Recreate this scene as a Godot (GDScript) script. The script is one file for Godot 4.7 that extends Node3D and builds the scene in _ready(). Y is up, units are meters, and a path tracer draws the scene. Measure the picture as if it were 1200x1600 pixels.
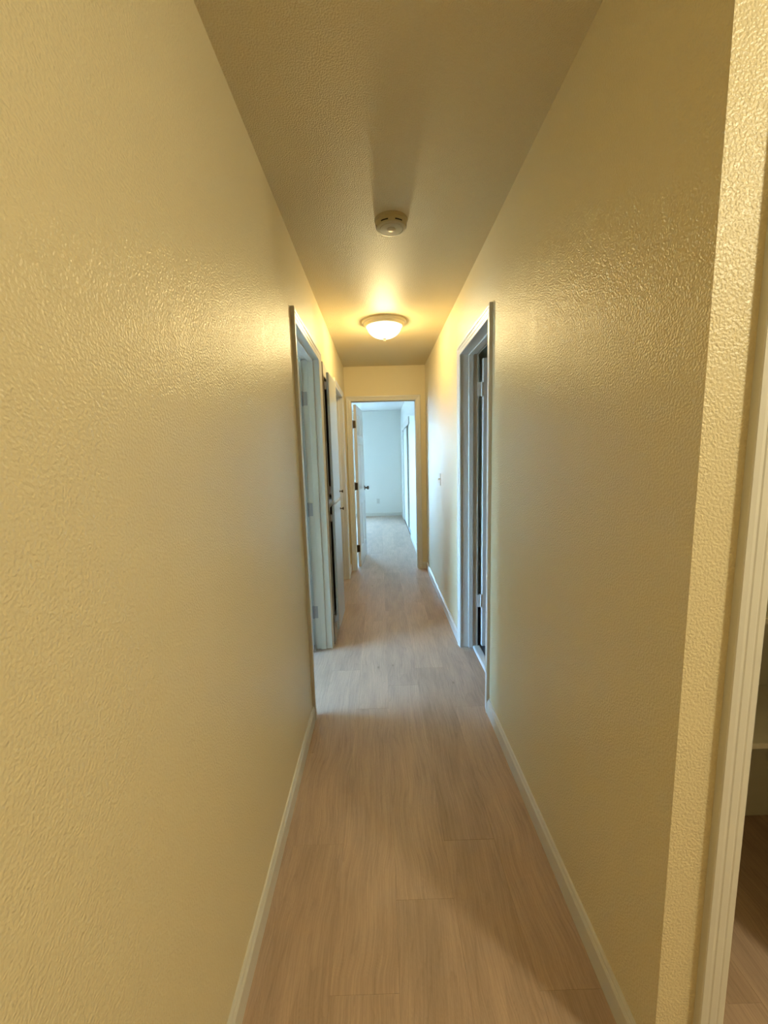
extends Node3D
# A narrow apartment hallway seen from its open end. x runs right, y up, and "d" in the helpers is depth along the hall (Godot -z).

const HALL_L := -0.397
const HALL_R := 0.554
const WALL_T := 0.11
const CEIL := 2.44
const FAR := 4.907
const OPEN_H := 2.045
const CAS_W := 0.058

var M := {}
var taken := {}

# ---------------------------------------------------------------- helpers
class Solid:
	var v := PackedVector3Array()      # three per triangle
	var g := PackedInt32Array()        # smooth group per triangle
	var start := 0
	func tri(a: Vector3, b: Vector3, c: Vector3, group := -1) -> void:
		v.append(a); v.append(b); v.append(c); g.append(group)
	func quad(a: Vector3, b: Vector3, c: Vector3, d: Vector3, group := -1) -> void:
		tri(a, b, c, group); tri(a, c, d, group)
	# closes one closed body: turns it right side out (Godot: clockwise fronts)
	func close() -> void:
		var vol := 0.0
		var mid := v[start]
		for i in range(start, v.size(), 3):
			vol += (v[i] - mid).dot((v[i + 1] - mid).cross(v[i + 2] - mid))
		if vol > 0.0:
			for i in range(start, v.size(), 3):
				var t := v[i + 1]
				v[i + 1] = v[i + 2]
				v[i + 2] = t
		start = v.size()
	func moved(t: Transform3D) -> Solid:
		for i in v.size():
			v[i] = t * v[i]
		return self
	func mesh() -> ArrayMesh:
		var st := SurfaceTool.new()
		st.begin(Mesh.PRIMITIVE_TRIANGLES)
		for i in g.size():
			st.set_smooth_group(g[i])
			# uv in metres on the plane that the triangle faces most
			var n := (v[i * 3 + 1] - v[i * 3]).cross(v[i * 3 + 2] - v[i * 3]).abs()
			for k in 3:
				var p := v[i * 3 + k]
				if n.x >= n.y and n.x >= n.z:
					st.set_uv(Vector2(p.z, -p.y))
				elif n.y >= n.z:
					st.set_uv(Vector2(p.x, p.z))
				else:
					st.set_uv(Vector2(p.x, -p.y))
				st.add_vertex(p)
		st.generate_normals()
		st.generate_tangents()
		st.index()
		return st.commit()

func P(x: float, y: float, d: float) -> Vector3:
	return Vector3(x, y, -d)

# chamfered box in hall coordinates
func bx(s: Solid, x0: float, x1: float, y0: float, y1: float, d0: float, d1: float, bev := 0.0) -> Solid:
	var lo := Vector3(minf(x0, x1), minf(y0, y1), minf(-d0, -d1))
	var hi := Vector3(maxf(x0, x1), maxf(y0, y1), maxf(-d0, -d1))
	return raw_box(s, lo, hi, bev)

func raw_box(s: Solid, lo: Vector3, hi: Vector3, bev := 0.0) -> Solid:
	if bev <= 0.0:
		var c := []
		for i in 8:
			c.append(Vector3(hi.x if i & 1 else lo.x, hi.y if i & 2 else lo.y, hi.z if i & 4 else lo.z))
		for f in [[0, 1, 3, 2], [4, 6, 7, 5], [0, 4, 5, 1], [2, 3, 7, 6], [0, 2, 6, 4], [1, 5, 7, 3]]:
			s.quad(c[f[0]], c[f[1]], c[f[2]], c[f[3]])
		s.close()
		return s
	var at := func(i: int, axis: int) -> Vector3:
		var p := Vector3.ZERO
		for k in 3:
			var up := (i >> k) & 1
			p[k] = (hi[k] if up else lo[k])
			if k != axis:
				p[k] += (-bev if up else bev)
		return p
	for axis in 3:
		var u := (axis + 1) % 3
		var w := (axis + 2) % 3
		for side in 2:
			var o := side << axis
			var q := [o, o | (1 << u), o | (1 << u) | (1 << w), o | (1 << w)]
			if side == 0:
				q.reverse()
			s.quad(at.call(q[0], axis), at.call(q[1], axis), at.call(q[2], axis), at.call(q[3], axis))
		# edges that run along this axis
		for e in 4:
			var i0 := ((e & 1) << u) | ((e >> 1) << w)
			var i1 := i0 | (1 << axis)
			var flip := (e == 1 or e == 2)
			if flip:
				s.quad(at.call(i0, u), at.call(i0, w), at.call(i1, w), at.call(i1, u))
			else:
				s.quad(at.call(i0, w), at.call(i0, u), at.call(i1, u), at.call(i1, w))
	for i in 8:
		var n := (i & 1) + ((i >> 1) & 1) + ((i >> 2) & 1)
		if n % 2 == 1:
			s.tri(at.call(i, 0), at.call(i, 1), at.call(i, 2))
		else:
			s.tri(at.call(i, 0), at.call(i, 2), at.call(i, 1))
	s.close()
	return s

# a profile (u, t) swept from one end to the other; place.call(u, t, end) gives the point
func sweep(s: Solid, prof: PackedVector2Array, place: Callable) -> Solid:
	var n := prof.size()
	for i in n:
		var a := prof[i]
		var b := prof[(i + 1) % n]
		s.quad(place.call(a.x, a.y, 0), place.call(b.x, b.y, 0), place.call(b.x, b.y, 1), place.call(a.x, a.y, 1))
	var t := Geometry2D.triangulate_polygon(prof)
	for i in range(0, t.size(), 3):
		var a := prof[t[i]]
		var b := prof[t[i + 1]]
		var c := prof[t[i + 2]]
		var cw := (b - a).cross(c - a) > 0.0
		var pcw := signed_area(prof) > 0.0
		if cw != pcw:
			var k := b
			b = c
			c = k
		s.tri(place.call(a.x, a.y, 0), place.call(c.x, c.y, 0), place.call(b.x, b.y, 0))
		s.tri(place.call(a.x, a.y, 1), place.call(b.x, b.y, 1), place.call(c.x, c.y, 1))
	s.close()
	return s

func signed_area(p: PackedVector2Array) -> float:
	var a := 0.0
	for i in p.size():
		a += p[i].cross(p[(i + 1) % p.size()])
	return a

# lathe about an axis through the origin; profile points are (radius, along)
func lathe(s: Solid, prof: Array, seg := 48, sharp := 0.6) -> Solid:
	var group := 1
	for i in prof.size() - 1:
		if i > 0:
			var d0: Vector2 = prof[i] - prof[i - 1]
			var d1: Vector2 = prof[i + 1] - prof[i]
			if absf(d0.angle_to(d1)) > sharp:
				group += 1
		for k in seg:
			var a0 := TAU * k / seg
			var a1 := TAU * (k + 1) / seg
			var p00 := Vector3(prof[i].x * cos(a0), prof[i].y, prof[i].x * sin(a0))
			var p01 := Vector3(prof[i].x * cos(a1), prof[i].y, prof[i].x * sin(a1))
			var p10 := Vector3(prof[i + 1].x * cos(a0), prof[i + 1].y, prof[i + 1].x * sin(a0))
			var p11 := Vector3(prof[i + 1].x * cos(a1), prof[i + 1].y, prof[i + 1].x * sin(a1))
			if prof[i].x < 1e-6:
				s.tri(p00, p11, p10, group)
			elif prof[i + 1].x < 1e-6:
				s.tri(p00, p01, p10, group)
			else:
				s.quad(p00, p01, p11, p10, group)
	s.close()
	return s

func numbered(called: String) -> String:
	var n: int = taken.get(called, 0)
	taken[called] = n + 1
	return called if n == 0 else "%s_%03d" % [called, n]

func obj(called: String, s: Solid, m: Material, parent: Node = self) -> MeshInstance3D:
	var o := MeshInstance3D.new()
	o.name = numbered(called) if parent == self else called
	o.mesh = s.mesh()
	o.material_override = m
	o.set_surface_override_material(0, m)
	o.material_override = null
	parent.add_child(o, true)
	return o

func thing(called: String, label: String, category: String, at := Vector3.ZERO, group := "") -> Node3D:
	var o := Node3D.new()
	o.name = numbered(called)
	add_child(o)
	o.position = at
	tag(o, label, category, group)
	return o

func tag(o: Node, label: String, category: String, group := "") -> Node:
	o.set_meta("label", label)
	o.set_meta("category", category)
	if group:
		o.set_meta("group", group)
	return o

func struct(o: Node, label := "", category := "") -> Node:
	o.set_meta("kind", "structure")
	if label:
		o.set_meta("label", label)
	if category:
		o.set_meta("category", category)
	return o

# wall with rectangular holes: along = "d" (wall plane across x) or "x" (wall plane across d); holes [[a0, a1, y0, y1], ...]
func wall(s: Solid, along: String, t0: float, t1: float, a0: float, a1: float, y1: float, holes := []) -> Solid:
	var cuts := [a0, a1]
	for h in holes:
		cuts.append(h[0]); cuts.append(h[1])
	cuts.sort()
	for i in cuts.size() - 1:
		var c0: float = cuts[i]
		var c1: float = cuts[i + 1]
		if c1 - c0 < 1e-5:
			continue
		var spans := [[-0.1, y1]]
		for h in holes:
			if h[0] < (c0 + c1) / 2 and (c0 + c1) / 2 < h[1]:
				var left := []
				for sp in spans:
					if h[2] > sp[0]: left.append([sp[0], minf(h[2], sp[1])])
					if h[3] < sp[1]: left.append([maxf(h[3], sp[0]), sp[1]])
				spans = left
		for sp in spans:
			if along == "d":
				bx(s, t0, t1, sp[0], sp[1], c0, c1)
			else:
				bx(s, c0, c1, sp[0], sp[1], t0, t1)
	return s

func baseboard_profile() -> PackedVector2Array:
	return PackedVector2Array([Vector2(0, 0), Vector2(0.013, 0), Vector2(0.013, 0.064), Vector2(0.0115, 0.067), Vector2(0.0105, 0.0675), Vector2(0.0105, 0.0705), Vector2(0.0085, 0.0725), Vector2(0.007, 0.0785), Vector2(0.0045, 0.0825), Vector2(0, 0.0832)])

# baseboard on the wall face at x, running from d0 to d1; out = +1 when the room lies towards +x
func base_x(s: Solid, x: float, out: float, d0: float, d1: float) -> Solid:
	return sweep(s, baseboard_profile(), func(t, y, e): return P(x + out * t, y, d1 if e else d0))

func base_d(s: Solid, d: float, out: float, x0: float, x1: float) -> Solid:
	return sweep(s, baseboard_profile(), func(t, y, e): return P(x1 if e else x0, y, d + out * t))

# casing profile: u from the inner edge outwards, t off the wall
func casing_profile() -> PackedVector2Array:
	return PackedVector2Array([Vector2(0, 0), Vector2(0, 0.0075), Vector2(0.003, 0.0095), Vector2(0.014, 0.0105), Vector2(0.0165, 0.0095), Vector2(0.0185, 0.0098), Vector2(0.021, 0.0118), Vector2(0.034, 0.0135), Vector2(0.0365, 0.0122), Vector2(0.0385, 0.0125), Vector2(0.041, 0.0155), Vector2(0.046, 0.0165), Vector2(CAS_W - 0.002, 0.0165), Vector2(CAS_W, 0.0145), Vector2(CAS_W, 0)])

# three mitred casing pieces round an opening [a0, a1] x [0, top]; at.call(a, y, t) gives the point
func casing(parent: Node, a0: float, a1: float, top: float, at: Callable, m: Material) -> void:
	var pr := casing_profile()
	obj("casing", sweep(Solid.new(), pr, func(u, t, e): return at.call(a0 - u, (top + u) if e else 0.0, t)), m, parent)
	obj("casing", sweep(Solid.new(), pr, func(u, t, e): return at.call(a1 + u, (top + u) if e else 0.0, t)), m, parent)
	obj("casing_head", sweep(Solid.new(), pr, func(u, t, e): return at.call((a1 + u) if e else (a0 - u), top + u, t)), m, parent)

# jamb boards and stops in an opening; at.call(a, y, t): a across the opening, t from the near face (0) to the far face of the wall
func jambs(parent: Node, a0: float, a1: float, top: float, depth: float, stop0: float, stop1: float, at: Callable, m: Material) -> void:
	var th := 0.018
	var box := func(p0: Vector3, p1: Vector3, bev: float) -> Solid:
		var a: Vector3 = at.call(p0.x, p0.y, p0.z)
		var b: Vector3 = at.call(p1.x, p1.y, p1.z)
		return raw_box(Solid.new(), a.min(b), a.max(b), bev)
	obj("jamb", box.call(Vector3(a0 - th, 0, 0), Vector3(a0, top, depth), 0.0015), m, parent)
	obj("jamb", box.call(Vector3(a1, 0, 0), Vector3(a1 + th, top, depth), 0.0015), m, parent)
	obj("jamb_head", box.call(Vector3(a0 - th, top, 0), Vector3(a1 + th, top + th, depth), 0.0015), m, parent)
	if stop1 > stop0:
		obj("door_stop", box.call(Vector3(a0, 0, stop0), Vector3(a0 + 0.011, top - 0.011, stop1), 0.002), m, parent)
		obj("door_stop", box.call(Vector3(a1 - 0.011, 0, stop0), Vector3(a1, top - 0.011, stop1), 0.002), m, parent)
		obj("door_stop_head", box.call(Vector3(a0, top - 0.011, stop0), Vector3(a1, top, stop1), 0.002), m, parent)

# six-panel door leaf: local x from the hinge edge 0 to w, y up, z centred on the thickness
func leaf(parent: Node, w: float, h: float, m: Material, flush := false) -> MeshInstance3D:
	var th := 0.035
	var s := Solid.new()
	if flush:
		raw_box(s, Vector3(0, 0.012, -th / 2), Vector3(w, h, th / 2), 0.002)
		return obj("leaf", s, m, parent)
	var st := 0.11
	var ms := 0.1
	var rows := [[0.24, 0.80], [0.98, 1.56], [1.66, h - 0.11]]
	raw_box(s, Vector3(0, 0.012, -th / 2), Vector3(st, h, th / 2), 0.002)
	raw_box(s, Vector3(w - st, 0.012, -th / 2), Vector3(w, h, th / 2), 0.002)
	raw_box(s, Vector3(w / 2 - ms / 2, 0.02, -th / 2 + 0.0004), Vector3(w / 2 + ms / 2, h - 0.008, th / 2 - 0.0004), 0.002)
	var ys := [0.012, rows[0][0], rows[0][1], rows[1][0], rows[1][1], rows[2][0], rows[2][1], h]
	for i in 4:
		raw_box(s, Vector3(st - 0.004, ys[i * 2], -th / 2 + 0.0002), Vector3(w - st + 0.004, ys[i * 2 + 1], th / 2 - 0.0002), 0.002)
	var o := obj("leaf", s, m, parent)
	for r in rows:
		for x in [[st, w / 2 - ms / 2], [w / 2 + ms / 2, w - st]]:
			obj("panel", raised_panel(x[0] - 0.002, x[1] + 0.002, r[0] - 0.002, r[1] + 0.002, th), m, o)
	return o

func raised_panel(x0: float, x1: float, y0: float, y1: float, th: float) -> Solid:
	var s := Solid.new()
	for side in [-1.0, 1.0]:
		var rings := []
		for r in [[0.0, th / 2 - 0.003], [0.012, th / 2 - 0.010], [0.03, th / 2 - 0.010], [0.045, th / 2 - 0.003]]:
			var q: float = r[0]
			var z: float = r[1] * side
			rings.append([Vector3(x0 + q, y0 + q, z), Vector3(x1 - q, y0 + q, z), Vector3(x1 - q, y1 - q, z), Vector3(x0 + q, y1 - q, z)])
		for i in 3:
			for k in 4:
				var l := (k + 1) % 4
				if side > 0:
					s.quad(rings[i][k], rings[i][l], rings[i + 1][l], rings[i + 1][k])
				else:
					s.quad(rings[i][l], rings[i][k], rings[i + 1][k], rings[i + 1][l])
		var e: Array = rings[3]
		if side > 0:
			s.quad(e[0], e[1], e[2], e[3])
		else:
			s.quad(e[3], e[2], e[1], e[0])
	var zz := th / 2 - 0.003
	var c := [Vector2(x0, y0), Vector2(x1, y0), Vector2(x1, y1), Vector2(x0, y1)]
	for k in 4:
		var a: Vector2 = c[k]
		var b: Vector2 = c[(k + 1) % 4]
		s.quad(Vector3(a.x, a.y, -zz), Vector3(b.x, b.y, -zz), Vector3(b.x, b.y, zz), Vector3(a.x, a.y, zz))
	s.close()
	return s

# butt hinge: pin along y at the origin, one leaf towards +x, one towards dir2
func hinge(parent: Node, at: Vector3, dir1: Vector3, dir2: Vector3, m: Material, scale_ := 1.0) -> void:
	var s := Solid.new()
	var hh := 0.045 * scale_
	lathe(s, [Vector2(0, -hh), Vector2(0.0055, -hh), Vector2(0.0055, hh), Vector2(0, hh)], 12)
	for k in [-1, 1]:
		lathe(s, [Vector2(0, k * hh), Vector2(0.0045, k * hh), Vector2(0.003, k * (hh + 0.005)), Vector2(0, k * (hh + 0.006))], 10)
	for dir in [dir1, dir2]:
		if dir == Vector3.ZERO:
			continue
		var n: Vector3 = dir.cross(Vector3.UP).normalized() * 0.0012
		var a: Vector3 = -n - Vector3(0, hh, 0)
		var b: Vector3 = dir * 0.032 * scale_ + n + Vector3(0, hh, 0)
		raw_box(s, a.min(b), a.max(b))
		for y in [-0.6, 0.0, 0.6]:
			var c: Vector3 = dir * (0.020 if y == 0.0 else 0.012) * scale_ + Vector3(0, y * hh, 0)
			var e := Vector3(0.0032, 0.0032, 0.0032)
			e = e * (Vector3.ONE - dir.cross(Vector3.UP).abs()) + dir.cross(Vector3.UP).abs() * 0.0024
			raw_box(s, c - e, c + e, 0.0006)
	var o := obj("hinge", s, m, parent)
	o.position = at

# round door knob with rose on both faces, local z through the leaf
func knob_set(parent: Node, at: Vector3, th: float, m: Material) -> void:
	for side in [-1.0, 1.0]:
		var s := Solid.new()
		lathe(s, [Vector2(0, 0), Vector2(0.032, 0), Vector2(0.033, 0.004), Vector2(0.028, 0.009), Vector2(0.013, 0.011), Vector2(0.011, 0.030), Vector2(0.019, 0.036), Vector2(0.0265, 0.045), Vector2(0.027, 0.054), Vector2(0.022, 0.062), Vector2(0.010, 0.066), Vector2(0, 0.0665)], 28)
		s.moved(Transform3D(Basis(Vector3.RIGHT, PI / 2 * side), Vector3.ZERO))
		var o := obj("knob", s, m, parent)
		o.position = at + Vector3(0, 0, side * th / 2)

func noise_image(seed_: int, size: int, freq: float, octaves := 2, kind := FastNoiseLite.TYPE_SIMPLEX_SMOOTH) -> Image:
	var n := FastNoiseLite.new()
	n.seed = seed_
	n.noise_type = kind
	n.frequency = freq
	n.fractal_type = FastNoiseLite.FRACTAL_FBM if octaves > 1 else FastNoiseLite.FRACTAL_NONE
	n.fractal_octaves = octaves
	return n.get_seamless_image(size, size, false, false, 0.15)

func mat(color: Color, rough: float, spec := 0.5, metal := 0.0) -> StandardMaterial3D:
	var m := StandardMaterial3D.new()
	m.albedo_color = color
	m.roughness = rough
	m.metallic_specular = spec
	m.metallic = metal
	return m

# sprayed orange-peel paint
func paint(color: Color, rough: float, relief: float, tile: float, tex: Texture2D) -> StandardMaterial3D:
	var m := mat(color, rough)
	m.uv1_scale = Vector3.ONE / tile
	m.heightmap_enabled = true
	m.heightmap_texture = tex
	m.heightmap_scale = relief
	return m

# ---------------------------------------------------------------- the scene
func _ready() -> void:
	# camera
	var cam := Camera3D.new()
	cam.name = "camera"
	cam.fov = rad_to_deg(2.0 * atan(800.0 / 633.0))
	cam.near = 0.02
	cam.far = 60.0
	cam.transform = Transform3D(Basis(Vector3(0.99958034, -0.02709505, 0.01024722), Vector3(0.02823317, 0.99040502, -0.13528041), Vector3(-0.00648347, 0.13551295, 0.99075436)), Vector3(0, 1.3933, 0))
	add_child(cam)
	cam.current = true
	# sky and exposure
	var env := Environment.new()
	var sky := Sky.new()
	var sm := ProceduralSkyMaterial.new()
	sm.sky_top_color = Color(0.51, 0.755, 1.0)
	sm.sky_horizon_color = Color(0.64, 0.86, 1.0)
	sm.ground_horizon_color = Color(0.52, 0.66, 0.76)
	sm.ground_bottom_color = Color(0.38, 0.46, 0.52)
	sm.sun_angle_max = 0.0
	sky.sky_material = sm
	env.background_mode = Environment.BG_SKY
	env.sky = sky
	env.background_energy_multiplier = 60.0
	env.tonemap_mode = Environment.TONE_MAPPER_LINEAR
	env.tonemap_exposure = 1.0
	env.sdfgi_enabled = true
	env.ssao_enabled = true
	env.ssil_enabled = true
	var we := WorldEnvironment.new()
	we.name = "world_environment"
	we.environment = env
	add_child(we)

	make_materials()
	build_shell()
	build_floor()
	build_doors()
	build_baseboards()
	build_windows()
	build_cabinet()
	build_closet()
	build_bedroom_closet()
	ceiling_light(Vector3(0.063, CEIL, -3.355), "lit flush dome ceiling light with cream ring in the hallway", Color(1.0, 0.885, 0.625), 0.75, 0.07)
	ceiling_light(Vector3(1.55, CEIL, 0.35), "flush dome ceiling light of the entry behind the camera", Color(1.0, 0.965, 0.820), 2.0, 0.11)
	smoke_detector()
	small_fittings()

func make_materials() -> void:
	var peel := noise_image(3, 1024, 0.085, 2)
	var peel_tex := ImageTexture.create_from_image(peel)
	M.wall = paint(Color(0.885, 0.830, 0.680), 0.33, 0.15, 0.62, peel_tex)
	M.wall.metallic_specular = 0.43
	M.ceiling = paint(Color(0.865, 0.805, 0.645), 0.46, 0.24, 0.62, peel_tex)
	M.ceiling.metallic_specular = 0.34
	M.far_wall = mat(Color(0.905, 0.885, 0.820), 0.40)
	M.bedroom_wall = mat(Color(0.905, 0.905, 0.880), 0.40)
	M.white_ceiling = mat(Color(0.92, 0.92, 0.91), 0.5)
	M.trim = mat(Color(0.845, 0.832, 0.795), 0.33)
	M.door = mat(Color(0.90, 0.895, 0.875), 0.36)
	M.cabinet = mat(Color(0.66, 0.68, 0.69), 0.28)
	M.cabinet_frame = mat(Color(0.80, 0.79, 0.75), 0.35)
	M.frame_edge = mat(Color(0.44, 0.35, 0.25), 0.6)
	M.nickel = mat(Color(0.66, 0.65, 0.66), 0.48, 0.5, 0.75)
	M.bronze = mat(Color(0.36, 0.32, 0.27), 0.38, 0.5, 1.0)
	M.plastic = mat(Color(0.86, 0.83, 0.73), 0.42)
	M.aged_plastic = mat(Color(0.74, 0.68, 0.51), 0.45)
	M.fixture = mat(Color(0.88, 0.84, 0.72), 0.40)
	M.dark = mat(Color(0.05, 0.045, 0.04), 0.7)
	M.subfloor = mat(Color(0.45, 0.40, 0.34), 0.9)
	M.vinyl = mat(Color(0.42, 0.42, 0.43), 0.5)
	M.threshold = mat(Color(0.84, 0.83, 0.81), 0.35)
	M.alu = mat(Color(0.80, 0.82, 0.83), 0.35, 0.5, 0.6)
	M.shelf = mat(Color(0.88, 0.86, 0.80), 0.5)
	var glass := mat(Color(1, 1, 1, 0.04), 0.02)
	glass.transparency = BaseMaterial3D.TRANSPARENCY_ALPHA
	M.glass = glass
	var bowl := mat(Color(0.95, 0.93, 0.88), 0.25)
	bowl.emission_enabled = true
	bowl.emission = Color(1.0, 0.955, 0.86)
	bowl.emission_energy_multiplier = 3.0
	M.bowl = bowl
	var planks := wood_atlas()
	var wood := mat(Color(1, 1, 1), 0.42)
	wood.albedo_texture = planks[0]
	wood.heightmap_enabled = true
	wood.heightmap_texture = planks[1]
	wood.heightmap_scale = 0.012
	M.wood = wood

const DESIGNS := 14
const PW := 112
const PL := 768

# one long picture holding DESIGNS plank faces side by side: oak grain, cathedrals and a few knots
func wood_atlas() -> Array:
	var rng := RandomNumberGenerator.new()
	rng.seed = 77
	var fine := FastNoiseLite.new()
	fine.seed = 5
	fine.frequency = 1.0
	fine.noise_type = FastNoiseLite.TYPE_SIMPLEX
	var slow := FastNoiseLite.new()
	slow.seed = 9
	slow.frequency = 1.0
	var img := Image.create_empty(PW * DESIGNS, PL, false, Image.FORMAT_RGB8)
	var hgt := Image.create_empty(PW * DESIGNS, PL, false, Image.FORMAT_L8)
	for k in DESIGNS:
		var tone := rng.randf_range(-0.030, 0.030)
		var hue := rng.randf_range(-0.008, 0.008)
		var heart := rng.randf_range(0.2, 0.8)
		var cathedral := rng.randf() < 0.6
		var ph := rng.randf_range(0.0, 40.0)
		var knots := []
		if rng.randf() < 0.5:
			knots.append(Vector3(rng.randf_range(0.2, 0.8) * 0.183, rng.randf_range(0.15, 0.9) * 1.215, rng.randf_range(0.004, 0.008)))
		for j in PL:
			var y := 1.215 * j / PL
			var drift := slow.get_noise_2d(y * 1.3, k * 17.0 + 3.0) * 0.03
			for i in PW:
				var x := 0.183 * i / PW
				var kd := 0.0
				var bend := 0.0
				for q in knots:
					var dx: float = x - q.x
					var dy: float = (y - q.y) * 0.42
					var r: float = sqrt(dx * dx + dy * dy) / q.z
					kd = maxf(kd, exp(-r * r * 0.9))
					bend += signf(dx) * 0.010 * exp(-r * r * 0.05)
				var xx := x + drift + bend
				# growth rings: straight at the sides, arched in the middle of a cathedral plank
				var ring := xx * 46.0
				if cathedral:
					var c := xx - heart * 0.183
					ring = sqrt(c * c * 1900.0 + 0.9) * 1.0 + y * 4.2
				ring += slow.get_noise_2d(x * 9.0 + k * 5.0, y * 1.7) * 1.4 + ph
				var w := ring - floorf(ring)
				var line := smoothstep(0.55, 0.97, w) * (1.0 - smoothstep(0.97, 1.0, w))
				line *= 0.45 + 0.75 * slow.get_noise_2d(x * 30.0 + 90.0, y * 3.0 + k)
				var pore := fine.get_noise_2d(xx * 420.0 + k * 31.0, y * 9.0)
				var pore2 := fine.get_noise_2d(xx * 150.0 + k * 13.0, y * 2.3 + 50.0)
				var cloud := slow.get_noise_2d(x * 10.0 + k * 7.0, y * 2.0 + 20.0)
				var v := 0.705 + tone - 0.050 * line + 0.026 * pore + 0.046 * pore2 + 0.055 * cloud - 0.15 * kd
				img.set_pixel(k * PW + i, j, Color(v + 0.01, v * 0.868 - hue * 0.4, v * 0.745 - hue - 0.02 * kd))
				hgt.set_pixel(k * PW + i, j, Color.from_hsv(0, 0, clampf(0.6 + 0.3 * pore - 0.25 * line - 0.3 * kd, 0, 1)))
	return [ImageTexture.create_from_image(img), ImageTexture.create_from_image(hgt)]

func plank(parent: Node, x0: float, x1: float, d0: float, d1: float, design: int, row_x: float, row_d: float) -> void:
	var st := SurfaceTool.new()
	st.begin(Mesh.PRIMITIVE_TRIANGLES)
	var b := 0.0006
	var uv := func(p: Vector3) -> Vector2:
		var u := clampf((p.x - row_x) / 0.183, 0.012, 0.988)
		var v := clampf((-p.z - row_d) / 1.215, 0.002, 0.998)
		return Vector2((design + u) / DESIGNS, v)
	var top := [P(x0 + b, 0, d0 + b), P(x1 - b, 0, d0 + b), P(x1 - b, 0, d1 - b), P(x0 + b, 0, d1 - b)]
	var low := [P(x0, -0.0008, d0), P(x1, -0.0008, d0), P(x1, -0.0008, d1), P(x0, -0.0008, d1)]
	var foot := [P(x0, -0.005, d0), P(x1, -0.005, d0), P(x1, -0.005, d1), P(x0, -0.005, d1)]
	var quads := [[top[0], top[3], top[2], top[1]]]
	for k in 4:
		var l := (k + 1) % 4
		quads.append([top[k], top[l], low[l], low[k]])
		quads.append([low[k], low[l], foot[l], foot[k]])
	st.set_smooth_group(-1)
	for q in quads:
		# front faces clockwise seen from outside
		var n: Vector3 = (q[1] - q[0]).cross(q[2] - q[0])
		var mid: Vector3 = (q[0] + q[2]) / 2 - P((x0 + x1) / 2, -0.01, (d0 + d1) / 2)
		var order := [0, 1, 2, 0, 2, 3] if n.dot(mid) < 0 else [0, 2, 1, 0, 3, 2]
		for i in order:
			st.set_uv(uv.call(q[i]))
			st.add_vertex(q[i])
	st.generate_normals()
	st.generate_tangents()
	var o := MeshInstance3D.new()
	o.name = "plank"
	o.mesh = st.commit()
	o.set_surface_override_material(0, M.wood)
	parent.add_child(o, true)

func build_floor() -> void:
	var f := Node3D.new()
	f.name = "floor"
	add_child(f)
	struct(f, "light oak plank floor running down the hallway into the bedroom", "floor")
	obj("subfloor", bx(Solid.new(), -3.4, 2.8, -0.14, -0.005, -2.8, 9.8), M.subfloor, f)
	var rng := RandomNumberGenerator.new()
	rng.seed = 21
	# known end joints of the rows in the hall, by row number (row 0 starts at x = 0.012)
	var joint := {-3: 0.55, -2: 1.30, -1: 0.88, 0: 1.105, 1: 1.30, 2: 0.875, 3: 0.3}
	# areas [x0, x1, d0, d1]
	var areas := [[HALL_L - 0.11, HALL_R + 0.083, 0.703, 5.017], [HALL_L, 2.6, -2.6, 0.703], [0.664, 1.65, 0.703, 1.36], [-2.9, 0.502, 5.017, 9.53], [-1.9, HALL_L - 0.11, 0.6, 2.9], [-1.9, HALL_L - 0.11, 3.71, FAR]]
	for a in areas:
		var r0 := floori((a[0] - 0.012) / 0.183)
		var r1 := ceili((a[1] - 0.012) / 0.183)
		for r in range(r0, r1):
			var rx := 0.012 + r * 0.183
			var x0 := maxf(rx, a[0])
			var x1 := minf(rx + 0.183, a[1])
			if x1 - x0 < 0.012:
				continue
			var off: float = joint[r] if joint.has(r) else fposmod(r * 0.463 + 0.2, 1.215)
			var k := floori((a[2] - off) / 1.215)
			while off + k * 1.215 < a[3]:
				var rd: float = off + k * 1.215
				var d0 := maxf(rd, a[2])
				var d1 := minf(rd + 1.215, a[3])
				k += 1
				if d1 - d0 < 0.006:
					continue
				plank(f, x0, x1, d0, d1, absi((r * 5 + k * 3 + (r * r) % 7) % DESIGNS), rx, rd)

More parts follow.
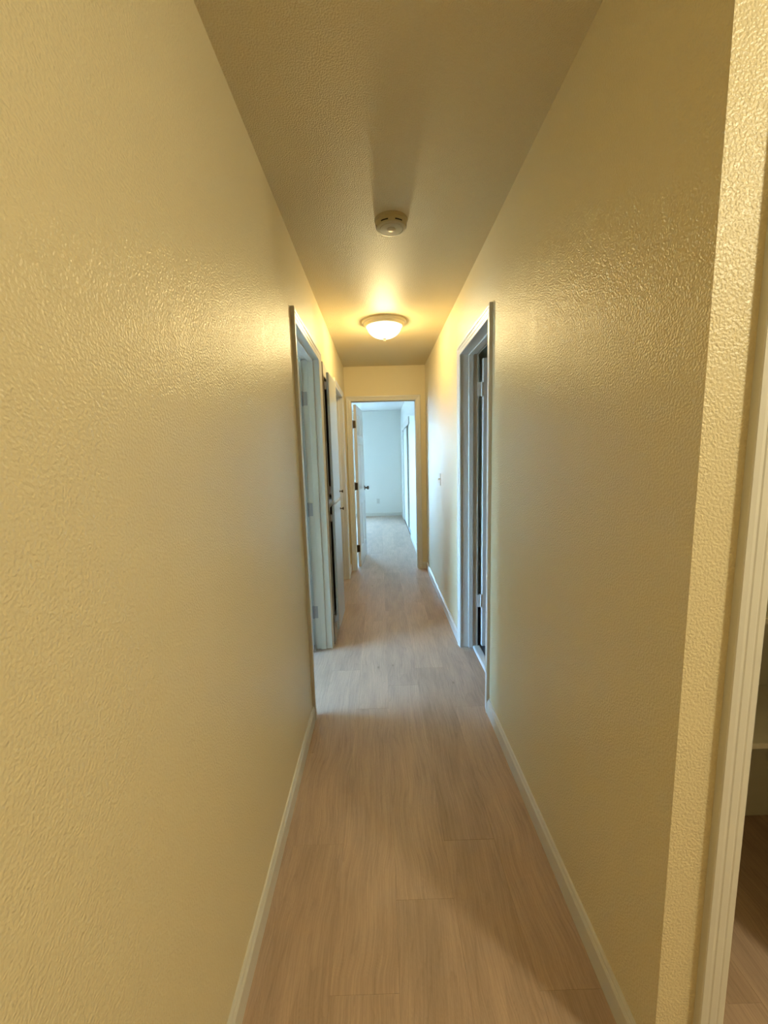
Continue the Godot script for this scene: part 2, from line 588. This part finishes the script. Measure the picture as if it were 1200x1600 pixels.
func build_shell() -> void:
	var W: Material = M.wall
	var xl := HALL_L - WALL_T
	var th := 0.018
	# hall walls
	var left := obj("wall_left", wall(Solid.new(), "d", xl, HALL_L, -2.72, FAR + 0.05, CEIL, [[2.065 - th, 2.83 + th, -0.2, OPEN_H + th], [2.955, 3.60, 0.12, 2.02], [3.79 - th, 4.54 + th, -0.2, OPEN_H + th]]), W)
	struct(left, "long cream left hallway wall with sprayed texture", "wall")
	var right := obj("wall_right", wall(Solid.new(), "d", HALL_R, HALL_R + WALL_T, 0.703, FAR + 0.05, CEIL, [[2.081 - th, 2.786 + th, -0.2, OPEN_H + th]]), W)
	struct(right, "long cream right hallway wall with one doorway", "wall")
	var far := obj("wall_far", wall(Solid.new(), "x", FAR, FAR + WALL_T, -3.0, 0.75, CEIL, [[-0.324 - th, 0.437 + th, -0.2, OPEN_H + th]]), W)
	struct(far, "cream end wall of the hallway round the bedroom doorway", "wall")
	var ret := obj("wall_return", wall(Solid.new(), "x", 0.703, 0.803, HALL_R + WALL_T, 2.72, CEIL, [[0.692 - th, 1.50 + th, -0.2, 2.03 + th]]), W)
	struct(ret, "brightly lit narrow textured wall strip at the right edge", "wall")
	# entry behind the camera
	struct(obj("wall_back", wall(Solid.new(), "x", -2.72, -2.60, HALL_L, 2.72, CEIL), M.far_wall), "cream rear wall of the entry behind the camera", "wall")
	struct(obj("wall_entry_right", wall(Solid.new(), "d", 2.60, 2.72, -2.60, 0.703, CEIL), M.far_wall), "cream right wall of the entry behind the camera", "wall")
	# hall closet
	struct(obj("wall_closet_back", wall(Solid.new(), "x", 1.36, 1.46, HALL_R + WALL_T, 2.5, CEIL), M.far_wall), "back wall inside the dark shelf closet", "wall")
	struct(obj("wall_closet_right", wall(Solid.new(), "d", 1.65, 1.72, 0.803, 1.36, CEIL), M.far_wall), "right wall inside the dark shelf closet", "wall")
	# dark room behind the right doorway
	struct(obj("wall_bath_right", wall(Solid.new(), "d", 2.4, 2.5, 1.46, 3.9, CEIL), M.far_wall), "far wall of the dark room right of the hallway", "wall")
	struct(obj("wall_bath_far", wall(Solid.new(), "x", 3.9, 4.0, HALL_R + WALL_T, 2.5, CEIL), M.far_wall), "end wall of the dark room right of the hallway", "wall")
	# rooms left of the hall
	struct(obj("wall_study_left", wall(Solid.new(), "d", -3.32, -3.20, 0.1, 2.95, CEIL, [[1.25, 2.75, 0.55, 2.15]]), M.far_wall), "window wall of the first room left of the hallway", "wall")
	struct(obj("wall_study_near", wall(Solid.new(), "x", 0.1, 0.2, -3.20, xl, CEIL), M.far_wall), "near wall of the first room left of the hallway", "wall")
	struct(obj("wall_study_far", wall(Solid.new(), "x", 2.90, 2.95, -3.20, xl, CEIL), M.far_wall), "partition between the first left room and linen cabinet", "wall")
	struct(obj("wall_washroom_near", wall(Solid.new(), "x", 3.66, 3.71, -2.0, xl, CEIL), M.far_wall), "partition between the linen cabinet and second left room", "wall")
	struct(obj("wall_washroom_left", wall(Solid.new(), "d", -2.02, -1.90, 3.71, FAR, CEIL, [[3.88, 4.23, 1.22, 1.80]]), M.far_wall), "window wall of the second room left of the hallway", "wall")
	# bedroom
	struct(obj("wall_bedroom_right", wall(Solid.new(), "d", 0.502, 0.60, FAR + WALL_T, 9.53, CEIL, [[6.85, 8.85, -0.2, 2.03]]), M.bedroom_wall), "bright bedroom side wall with sliding closet doors", "wall")
	struct(obj("wall_bedroom_left", wall(Solid.new(), "d", -3.02, -2.90, FAR + WALL_T, 9.53, CEIL), M.bedroom_wall), "left wall of the bedroom beyond the doorway", "wall")
	struct(obj("wall_bedroom_back", wall(Solid.new(), "x", 9.53, 9.65, -3.02, 1.3, CEIL, [[-2.80, -1.05, 0.03, 2.10]]), M.bedroom_wall), "pale bedroom back wall seen through the open door", "wall")
	struct(obj("wall_bedroom_closet", bx(wall(wall(Solid.new(), "x", 6.75, 6.85, 0.60, 1.2, CEIL), "x", 8.85, 8.95, 0.60, 1.2, CEIL), 1.15, 1.2, -0.1, CEIL, 6.85, 8.85), M.bedroom_wall), "inner walls of the bedroom closet", "wall")
	var c := obj("ceiling", bx(Solid.new(), -3.4, 2.8, CEIL, CEIL + 0.12, -2.8, FAR + WALL_T / 2), M.ceiling)
	struct(c, "cream ceiling with sprayed texture", "ceiling")
	struct(obj("ceiling_bedroom", bx(Solid.new(), -3.4, 2.8, CEIL, CEIL + 0.12, FAR + WALL_T / 2, 9.75), M.white_ceiling), "white ceiling of the daylit bedroom", "ceiling")
	# vinyl of the dark room
	struct(obj("floor_vinyl", bx(Solid.new(), 0.688, 2.4, -0.005, 0.002, 1.46, 3.9), M.vinyl), "grey vinyl floor of the dark room", "floor")

func build_doors() -> void:
	var T: Material = M.trim
	var xl := HALL_L - WALL_T
	# door 1: left, open into the first room
	var d1 := Node3D.new()
	d1.name = "door_1"
	add_child(d1)
	struct(d1, "first doorway on the left wall with white casing and hinges", "door")
	casing(d1, 2.065, 2.828, OPEN_H, func(a, y, t): return P(HALL_L + t, y, a), T)
	casing(d1, 2.065, 2.828, OPEN_H, func(a, y, t): return P(xl - t, y, a), T)
	jambs(d1, 2.060, 2.833, OPEN_H + 0.004, WALL_T, 0.034, 0.072, func(a, y, t): return P(HALL_L - t, y, a), T)
	var l1 := leaf(d1, 0.758, 2.03, M.door)
	l1.transform = Transform3D(Basis(Vector3.UP, PI + 0.05), P(xl - 0.012, 0, 2.79))
	knob_set(l1, Vector3(0.70, 0.96, 0), 0.035, M.nickel)
	for y in [0.285, 1.037, 1.796]:
		hinge(d1, P(xl - 0.006, y, 2.827), Vector3.RIGHT, Vector3.ZERO, M.nickel)
	# door 2: left, second doorway, leaf out of sight inside the room
	var d2 := Node3D.new()
	d2.name = "door_2"
	add_child(d2)
	struct(d2, "second doorway on the left wall next to the bedroom door", "door")
	casing(d2, 3.79, 4.538, OPEN_H, func(a, y, t): return P(HALL_L + t, y, a), T)
	jambs(d2, 3.785, 4.543, OPEN_H + 0.004, WALL_T, 0.034, 0.072, func(a, y, t): return P(HALL_L - t, y, a), T)
	# door 3: bedroom door at the end of the hall
	var d3 := Node3D.new()
	d3.name = "door_3"
	add_child(d3)
	struct(d3, "white six panel bedroom door standing open at the hallway end", "door")
	casing(d3, -0.324, 0.437, OPEN_H, func(a, y, t): return P(a, y, FAR - t), T)
	casing(d3, -0.324, 0.437, OPEN_H, func(a, y, t): return P(a, y, FAR + WALL_T + t), T)
	jambs(d3, -0.329, 0.442, OPEN_H + 0.004, WALL_T, 0.034, 0.072, func(a, y, t): return P(a, y, FAR + t), T)
	var l3 := leaf(d3, 0.758, 2.025, M.door)
	l3.transform = Transform3D(Basis(Vector3.UP, deg_to_rad(86.5)), P(-0.289, 0, FAR + WALL_T + 0.010))
	knob_set(l3, Vector3(0.695, 0.965, 0), 0.035, M.bronze)
	for y in [0.25, 1.036, 1.79]:
		hinge(d3, P(-0.315, y, FAR + WALL_T + 0.002), Vector3.RIGHT, Vector3.ZERO, M.bronze)
	# door 4: right, open into the dark room
	var d4 := Node3D.new()
	d4.name = "door_4"
	add_child(d4)
	struct(d4, "doorway on the right wall with white door open inwards", "door")
	casing(d4, 2.081, 2.786, OPEN_H, func(a, y, t): return P(HALL_R - t, y, a), T)
	casing(d4, 2.081, 2.786, OPEN_H, func(a, y, t): return P(HALL_R + WALL_T + t, y, a), T)
	jambs(d4, 2.076, 2.791, OPEN_H + 0.004, WALL_T, 0.052, 0.083, func(a, y, t): return P(HALL_R + t, y, a), T)
	var l4 := leaf(d4, 0.70, 2.02, M.door)
	l4.transform = Transform3D(Basis(Vector3.UP, deg_to_rad(4.0)), P(HALL_R + WALL_T + 0.035, 0, 2.79))
	knob_set(l4, Vector3(0.64, 0.96, 0), 0.035, M.nickel)
	for y in [0.355, 1.82]:
		hinge(d4, P(HALL_R + WALL_T + 0.028, y, 2.772), Vector3.RIGHT, Vector3.LEFT, M.door)
	var th := obj("trim_threshold", sweep(Solid.new(), PackedVector2Array([Vector2(0.637, 0), Vector2(0.640, 0.006), Vector2(0.648, 0.010), Vector2(0.684, 0.010), Vector2(0.690, 0.006), Vector2(0.692, 0)]), func(u, t, e): return P(u, t, 2.791 if e else 2.076)), M.threshold)
	struct(th, "pale threshold strip across the right doorway", "threshold")
	# casing of the shelf closet
	var tc := Node3D.new()
	tc.name = "trim_1"
	add_child(tc)
	struct(tc, "white closet casing at the right edge beside the lit wall", "trim")
	casing(tc, 0.692, 1.50, 2.03, func(a, y, t): return P(a, y, 0.703 - t), T)
	jambs(tc, 0.697, 1.495, 2.034, 0.10, 0.0, 0.0, func(a, y, t): return P(a, y, 0.703 + t), T)

func build_baseboards() -> void:
	var T: Material = M.trim
	var b := Solid.new()
	base_x(b, HALL_L, 1, -2.6, 2.065 - CAS_W)
	base_x(b, HALL_L, 1, 4.538 + CAS_W, FAR)
	base_x(b, HALL_L, 1, 3.66, 3.79 - CAS_W)
	struct(obj("baseboard_left", b, T), "white moulded baseboard along the left hallway wall", "baseboard")
	b = Solid.new()
	base_x(b, HALL_R, -1, 0.703, 2.081 - CAS_W)
	base_x(b, HALL_R, -1, 2.786 + CAS_W, FAR)
	struct(obj("baseboard_right", b, T), "white moulded baseboard along the right hallway wall", "baseboard")
	b = Solid.new()
	base_d(b, 9.53, -1, -2.9, 0.502)
	struct(obj("baseboard_bedroom_back", b, T), "white baseboard under the bedroom back wall", "baseboard")
	b = Solid.new()
	base_x(b, 0.502, -1, FAR + WALL_T, 6.82)
	base_x(b, 0.502, -1, 8.88, 9.53)
	struct(obj("baseboard_bedroom_right", b, T), "white baseboard along the bedroom side wall", "baseboard")
	b = Solid.new()
	base_x(b, -2.9, 1, FAR + WALL_T, 9.53)
	struct(obj("baseboard_bedroom_left", b, T), "white baseboard along the bedroom left wall", "baseboard")
	b = Solid.new()
	base_d(b, FAR, -1, 0.437 + CAS_W, HALL_R - 0.013)
	struct(obj("baseboard_far", b, T), "short baseboard piece beside the bedroom door casing", "baseboard")

func build_windows() -> void:
	var k := 1
	for w in [["x", 9.53, 9.65, -2.80, -1.05, 0.03, 2.10, "tall glazed patio window beside the pale back wall"], ["d", -3.32, -3.20, 1.25, 2.75, 0.55, 2.15, "window of the first room left of the hallway"], ["d", -2.02, -1.90, 3.88, 4.23, 1.22, 1.80, "window of the second room left of the hallway"]]:
		var o := Node3D.new()
		o.name = "window_%d" % k
		k += 1
		add_child(o)
		struct(o, w[7], "window")
		var mid: float = (w[1] + w[2]) / 2
		var at := func(s: Solid, a0: float, a1: float, y0: float, y1: float, t0: float, t1: float, bev: float) -> Solid:
			if w[0] == "x":
				return bx(s, a0, a1, y0, y1, mid + t0, mid + t1, bev)
			return bx(s, mid + t0, mid + t1, y0, y1, a0, a1, bev)
		var f := Solid.new()
		at.call(f, w[3], w[3] + 0.04, w[5], w[6], -0.03, 0.03, 0.002)
		at.call(f, w[4] - 0.04, w[4], w[5], w[6], -0.03, 0.03, 0.002)
		at.call(f, w[3], w[4], w[5], w[5] + 0.04, -0.0295, 0.0295, 0.002)
		at.call(f, w[3], w[4], w[6] - 0.04, w[6], -0.0295, 0.0295, 0.002)
		obj("window_frame", f, M.alu, o)
		var c: float = (w[3] + w[4]) / 2
		obj("meeting_stile", at.call(Solid.new(), c - 0.02, c + 0.02, w[5] + 0.04, w[6] - 0.04, -0.02, 0.02, 0.002), M.alu, o)
		obj("pane", at.call(Solid.new(), w[3] + 0.04, c - 0.02, w[5] + 0.04, w[6] - 0.04, -0.002, 0.002, 0.0), M.glass, o)
		obj("pane", at.call(Solid.new(), c + 0.02, w[4] - 0.04, w[5] + 0.04, w[6] - 0.04, -0.002, 0.002, 0.0), M.glass, o)

func build_cabinet() -> void:
	var C: Material = M.cabinet
	var t := thing("linen_cabinet", "built-in linen cabinet with grey-white doors standing slightly ajar, left wall", "cabinet", P(HALL_L, 0, 2.91))
	var at := func(o: Node3D) -> void: o.position -= t.position
	var f := Solid.new()
	var x1 := -0.377
	bx(f, HALL_L, x1, 0.0, 2.055, 2.909, 2.965, 0.0015)
	bx(f, HALL_L, x1, 0.0, 2.055, 3.285, 3.655, 0.0015)
	bx(f, HALL_L, x1 - 0.0005, 1.965, 2.055, 2.965, 3.285, 0.0015)
	bx(f, HALL_L, x1 - 0.0005, 1.03, 1.09, 2.965, 3.285, 0.0015)
	bx(f, HALL_L, x1 - 0.0005, 0.0, 0.16, 2.965, 3.285, 0.0015)
	at.call(obj("face_frame", f, M.cabinet_frame, t))
	var eg := obj("stile_shade", bx(Solid.new(), HALL_L + 0.0005, x1 - 0.0008, 0.0, 2.054, 2.903, 2.909, 0.001), M.frame_edge, t)  # brown strip paints in the shade on the near side of the stile
	eg.set_meta("label", "brown strip painted as the shaded side of the frame")
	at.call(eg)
	var b := Solid.new()
	bx(b, -1.0, HALL_L - 0.001, 0.0, 2.055, 2.951, 2.965)
	bx(b, -1.0, HALL_L - 0.001, 0.0, 2.055, 3.59, 3.604)
	bx(b, -1.0, -0.985, 0.0, 2.055, 2.965, 3.59)
	bx(b, -0.985, HALL_L - 0.001, 2.04, 2.055, 2.965, 3.59)
	bx(b, -0.985, HALL_L - 0.001, 0.105, 0.12, 2.965, 3.59)
	at.call(obj("carcass", b, M.frame_edge, t))
	for y in [0.55, 1.05, 1.5]:
		at.call(obj("shelf", bx(Solid.new(), -0.985, HALL_L - 0.02, y, y + 0.018, 2.965, 3.59, 0.001), M.frame_edge, t))
	# doors: hinged at the near stile, slightly open
	for r in [[1.075, 1.985, 1.125], [0.105, 1.050, 0.985]]:
		var w := 0.385
		var d := obj("door", raw_box(Solid.new(), Vector3(0, r[0], -w), Vector3(0.018, r[1], 0), 0.003), C, t)
		d.transform = Transform3D(Basis(Vector3.UP, -deg_to_rad(1.2)), P(-0.359, 0, 2.925))
		at.call(d)
		var kb := Solid.new()
		lathe(kb, [Vector2(0, 0), Vector2(0.009, 0), Vector2(0.0085, 0.002), Vector2(0.0045, 0.004), Vector2(0.004, 0.017), Vector2(0.010, 0.021), Vector2(0.0125, 0.025), Vector2(0.011, 0.029), Vector2(0, 0.031)], 20)
		kb.moved(Transform3D(Basis(Vector3.FORWARD, PI / 2), Vector3.ZERO))
		var ko := obj("knob", kb, M.bronze, d)
		ko.position = Vector3(0.018, r[2], -w + 0.035)
		for y in [r[0] + 0.09, r[1] - 0.09]:
			at.call(obj("hinge", hinge_wrap(y), M.nickel, t))

func hinge_wrap(y: float) -> Solid:
	var s := Solid.new()
	bx(s, -0.378, -0.358, y - 0.024, y + 0.024, 2.922, 2.930, 0.001)
	var c := Solid.new()
	lathe(c, [Vector2(0, -0.028), Vector2(0.004, -0.028), Vector2(0.004, 0.028), Vector2(0, 0.028)], 12)
	c.moved(Transform3D(Basis(), P(-0.368, y, 2.920)))
	s.v.append_array(c.v)
	s.g.append_array(c.g)
	return s

func build_closet() -> void:
	# four fixed shelves in the hall closet behind the right casing
	var names := ["lowest white closet shelf seen past the right casing", "white closet shelf above the lowest one, right edge", "closet shelf hidden above the visible pair", "top closet shelf near the closet ceiling"]
	var ys := [0.533, 0.917, 1.30, 1.69]
	for i in 2:
		var t := thing("closet_shelf", names[i], "shelf", P(1.157, ys[i], 1.2), "closet shelves")
		var b := obj("board", bx(Solid.new(), 0.664, 1.65, ys[i] - 0.018, ys[i], 1.07, 1.36, 0.0015), M.shelf, t)
		b.position -= t.position
		var c := obj("cleat", bx(Solid.new(), 0.664, 1.65, ys[i] - 0.060, ys[i] - 0.018, 1.342, 1.36, 0.001), M.shelf, t)
		c.position -= t.position

	# door panel added out of view to keep entry light out of the closet
	var cd := thing("closet_light_blocker", "unseen white closet door added to block light into the shelf closet", "closet door", P(1.305, 0.002, 0.745))
	var p := obj("panel", bx(Solid.new(), 1.12, 1.49, 0.010, 2.02, 0.733, 0.757, 0.002), M.door, cd)
	p.position -= cd.position
	var pull := Solid.new()
	lathe(pull, [Vector2(0, 0), Vector2(0.014, 0), Vector2(0.006, 0.004), Vector2(0.005, 0.016), Vector2(0.014, 0.022), Vector2(0.012, 0.030), Vector2(0, 0.032)], 20)
	pull.moved(Transform3D(Basis(Vector3.RIGHT, PI / 2), P(1.17, 0.96, 0.7335) - cd.position))
	obj("knob", pull, M.nickel, cd)

func build_bedroom_closet() -> void:
	var T: Material = M.trim
	var tr := Node3D.new()
	tr.name = "trim_2"
	add_child(tr)
	struct(tr, "fascia and track round the bedroom closet opening", "trim")
	obj("fascia", bx(Solid.new(), 0.485, 0.502, 1.925, 2.04, 6.83, 8.87, 0.002), T, tr)
	obj("floor_track", bx(Solid.new(), 0.515, 0.595, 0.0, 0.008, 6.85, 8.85, 0.002), M.alu, tr)
	for r in [["near sliding closet door in the bedroom, set back", 0.556, 6.86, 7.88], ["far sliding closet door in the bedroom, front track", 0.527, 7.82, 8.84]]:
		var t := thing("sliding_door", r[0], "closet door", P(r[1], 0.008, (r[2] + r[3]) / 2), "bedroom closet doors")
		var p := obj("panel", bx(Solid.new(), r[1] - 0.006, r[1] + 0.006, 0.035, 2.0, r[2] + 0.02, r[3] - 0.02, 0.001), M.door, t)
		p.position -= t.position
		var f := Solid.new()
		bx(f, r[1] - 0.012, r[1] + 0.012, 0.010, 2.02, r[2], r[2] + 0.03, 0.002)
		bx(f, r[1] - 0.012, r[1] + 0.012, 0.010, 2.02, r[3] - 0.03, r[3], 0.002)
		bx(f, r[1] - 0.0115, r[1] + 0.0115, 0.010, 0.045, r[2] + 0.03, r[3] - 0.03, 0.002)
		bx(f, r[1] - 0.0115, r[1] + 0.0115, 1.985, 2.02, r[2] + 0.03, r[3] - 0.03, 0.002)
		var fo := obj("door_frame", f, T, t)
		fo.position -= t.position

func ceiling_light(at: Vector3, label: String, tint: Color, energy: float, size: float) -> void:
	var t := thing("ceiling_light", label, "ceiling light", at)
	var pan := Solid.new()
	lathe(pan, [Vector2(0, 0), Vector2(0.174, 0), Vector2(0.1745, -0.008), Vector2(0.170, -0.014), Vector2(0.162, -0.016), Vector2(0.157, -0.022), Vector2(0.155, -0.030), Vector2(0.149, -0.036), Vector2(0.139, -0.038), Vector2(0.1365, -0.034), Vector2(0.1365, -0.012), Vector2(0, -0.012)], 72)
	obj("base_ring", pan, M.fixture, t)
	var bowl := []
	for i in 11:
		var a := PI / 2 * i / 10.0
		bowl.append(Vector2(0.1345 * cos(a), -0.034 - 0.091 * sin(a)))
	bowl[10].x = 0.0
	var s := Solid.new()
	lathe(s, [Vector2(0, -0.030)] + bowl, 40)
	obj("light_bowl", s, M.bowl, t)
	var fin := Solid.new()
	lathe(fin, [Vector2(0, -0.122), Vector2(0.014, -0.122), Vector2(0.015, -0.127), Vector2(0.009, -0.131), Vector2(0.010, -0.136), Vector2(0.007, -0.142), Vector2(0, -0.144)], 24)
	obj("finial", fin, M.fixture, t)
	var l := OmniLight3D.new()
	l.name = "lamp"
	l.position = Vector3(0, -0.080, 0)
	l.light_color = tint
	l.light_energy = energy
	l.light_size = size
	l.omni_range = 12.0
	l.omni_attenuation = 2.0
	l.shadow_enabled = true
	t.add_child(l)

func smoke_detector() -> void:
	var t := thing("smoke_detector", "round cream smoke detector on the hallway ceiling", "smoke detector", P(0.080, CEIL, 1.972))
	var s := Solid.new()
	lathe(s, [Vector2(0, 0), Vector2(0.074, 0), Vector2(0.0745, -0.004), Vector2(0.073, -0.010), Vector2(0.070, -0.0115), Vector2(0, -0.0115)], 56)
	obj("mounting_plate", s, M.aged_plastic, t)
	s = Solid.new()
	lathe(s, [Vector2(0, -0.011), Vector2(0.069, -0.011), Vector2(0.0695, -0.018), Vector2(0.068, -0.030), Vector2(0.0645, -0.036), Vector2(0.058, -0.0385), Vector2(0.054, -0.039), Vector2(0.053, -0.0375), Vector2(0.0515, -0.0375), Vector2(0.0505, -0.0395), Vector2(0.030, -0.0405), Vector2(0, -0.041)], 56)
	obj("housing", s, M.aged_plastic, t)
	# vent slots in the rim
	for c in [27.5, -27.5, 90.0, -90.0, 152.5, -152.5]:
		var a0 := PI / 2 + deg_to_rad(c - 14.5)
		var sl := Solid.new()
		for i in 6:
			var p := a0 + deg_to_rad(29.0 * i / 6.0)
			var q := a0 + deg_to_rad(29.0 * (i + 1) / 6.0)
			var pts := []
			for ang in [p, q]:
				for rr in [[0.064, -0.0265], [0.0690, -0.0260], [0.0688, -0.0305], [0.064, -0.0310]]:
					pts.append(Vector3(rr[0] * cos(ang), rr[1], rr[0] * sin(ang)))
			for f in [[0, 1, 5, 4], [1, 2, 6, 5], [2, 3, 7, 6], [3, 0, 4, 7]]:
				sl.quad(pts[f[0]], pts[f[1]], pts[f[2]], pts[f[3]])
			sl.quad(pts[3], pts[2], pts[1], pts[0])
			sl.quad(pts[4], pts[5], pts[6], pts[7])
			sl.close()
		obj("vent_slot", sl, M.dark, t)
	s = Solid.new()
	lathe(s, [Vector2(0, -0.040), Vector2(0.019, -0.040), Vector2(0.0195, -0.043), Vector2(0.017, -0.0445), Vector2(0, -0.0448)], 32)
	s.moved(Transform3D(Basis(), Vector3(0, 0, 0.006)))
	obj("test_button", s, M.aged_plastic, t)

func small_fittings() -> void:
	# light switch on the right wall
	var t := thing("light_switch", "cream light switch plate on the right hallway wall", "light switch", P(HALL_R, 1.17, 3.76))
	var s := Solid.new()
	raw_box(s, Vector3(-0.006, -0.058, -0.036), Vector3(0, 0.058, 0.036), 0.0025)
	obj("plate", s, M.plastic, t)
	s = Solid.new()
	raw_box(s, Vector3(-0.018, -0.004, -0.005), Vector3(-0.005, 0.010, 0.005), 0.001)
	obj("toggle", s, M.plastic, t)
	for y in [-0.03, 0.03]:
		s = Solid.new()
		raw_box(s, Vector3(-0.0072, y - 0.003, -0.003), Vector3(-0.005, y + 0.003, 0.003), 0.0005)
		obj("screw", s, M.nickel, t)
	# outlet on the bedroom back wall
	var o := thing("wall_outlet", "white duplex outlet low on the bedroom back wall", "outlet", P(-0.067, 0.355, 9.53))
	s = Solid.new()
	raw_box(s, Vector3(-0.036, -0.058, 0), Vector3(0.036, 0.058, 0.005), 0.002)
	obj("plate", s, M.trim, o)
	for y in [-0.024, 0.024]:
		s = Solid.new()
		raw_box(s, Vector3(-0.016, y - 0.014, 0.004), Vector3(0.016, y + 0.014, 0.0075), 0.002)
		var r := obj("receptacle", s, M.trim, o)
		s = Solid.new()
		raw_box(s, Vector3(-0.008, y - 0.002, 0.007), Vector3(-0.005, y + 0.008, 0.0078))
		raw_box(s, Vector3(0.005, y - 0.002, 0.007), Vector3(0.008, y + 0.008, 0.0078))
		raw_box(s, Vector3(-0.002, y - 0.010, 0.007), Vector3(0.002, y - 0.006, 0.0078))
		obj("slots", s, M.dark, r)
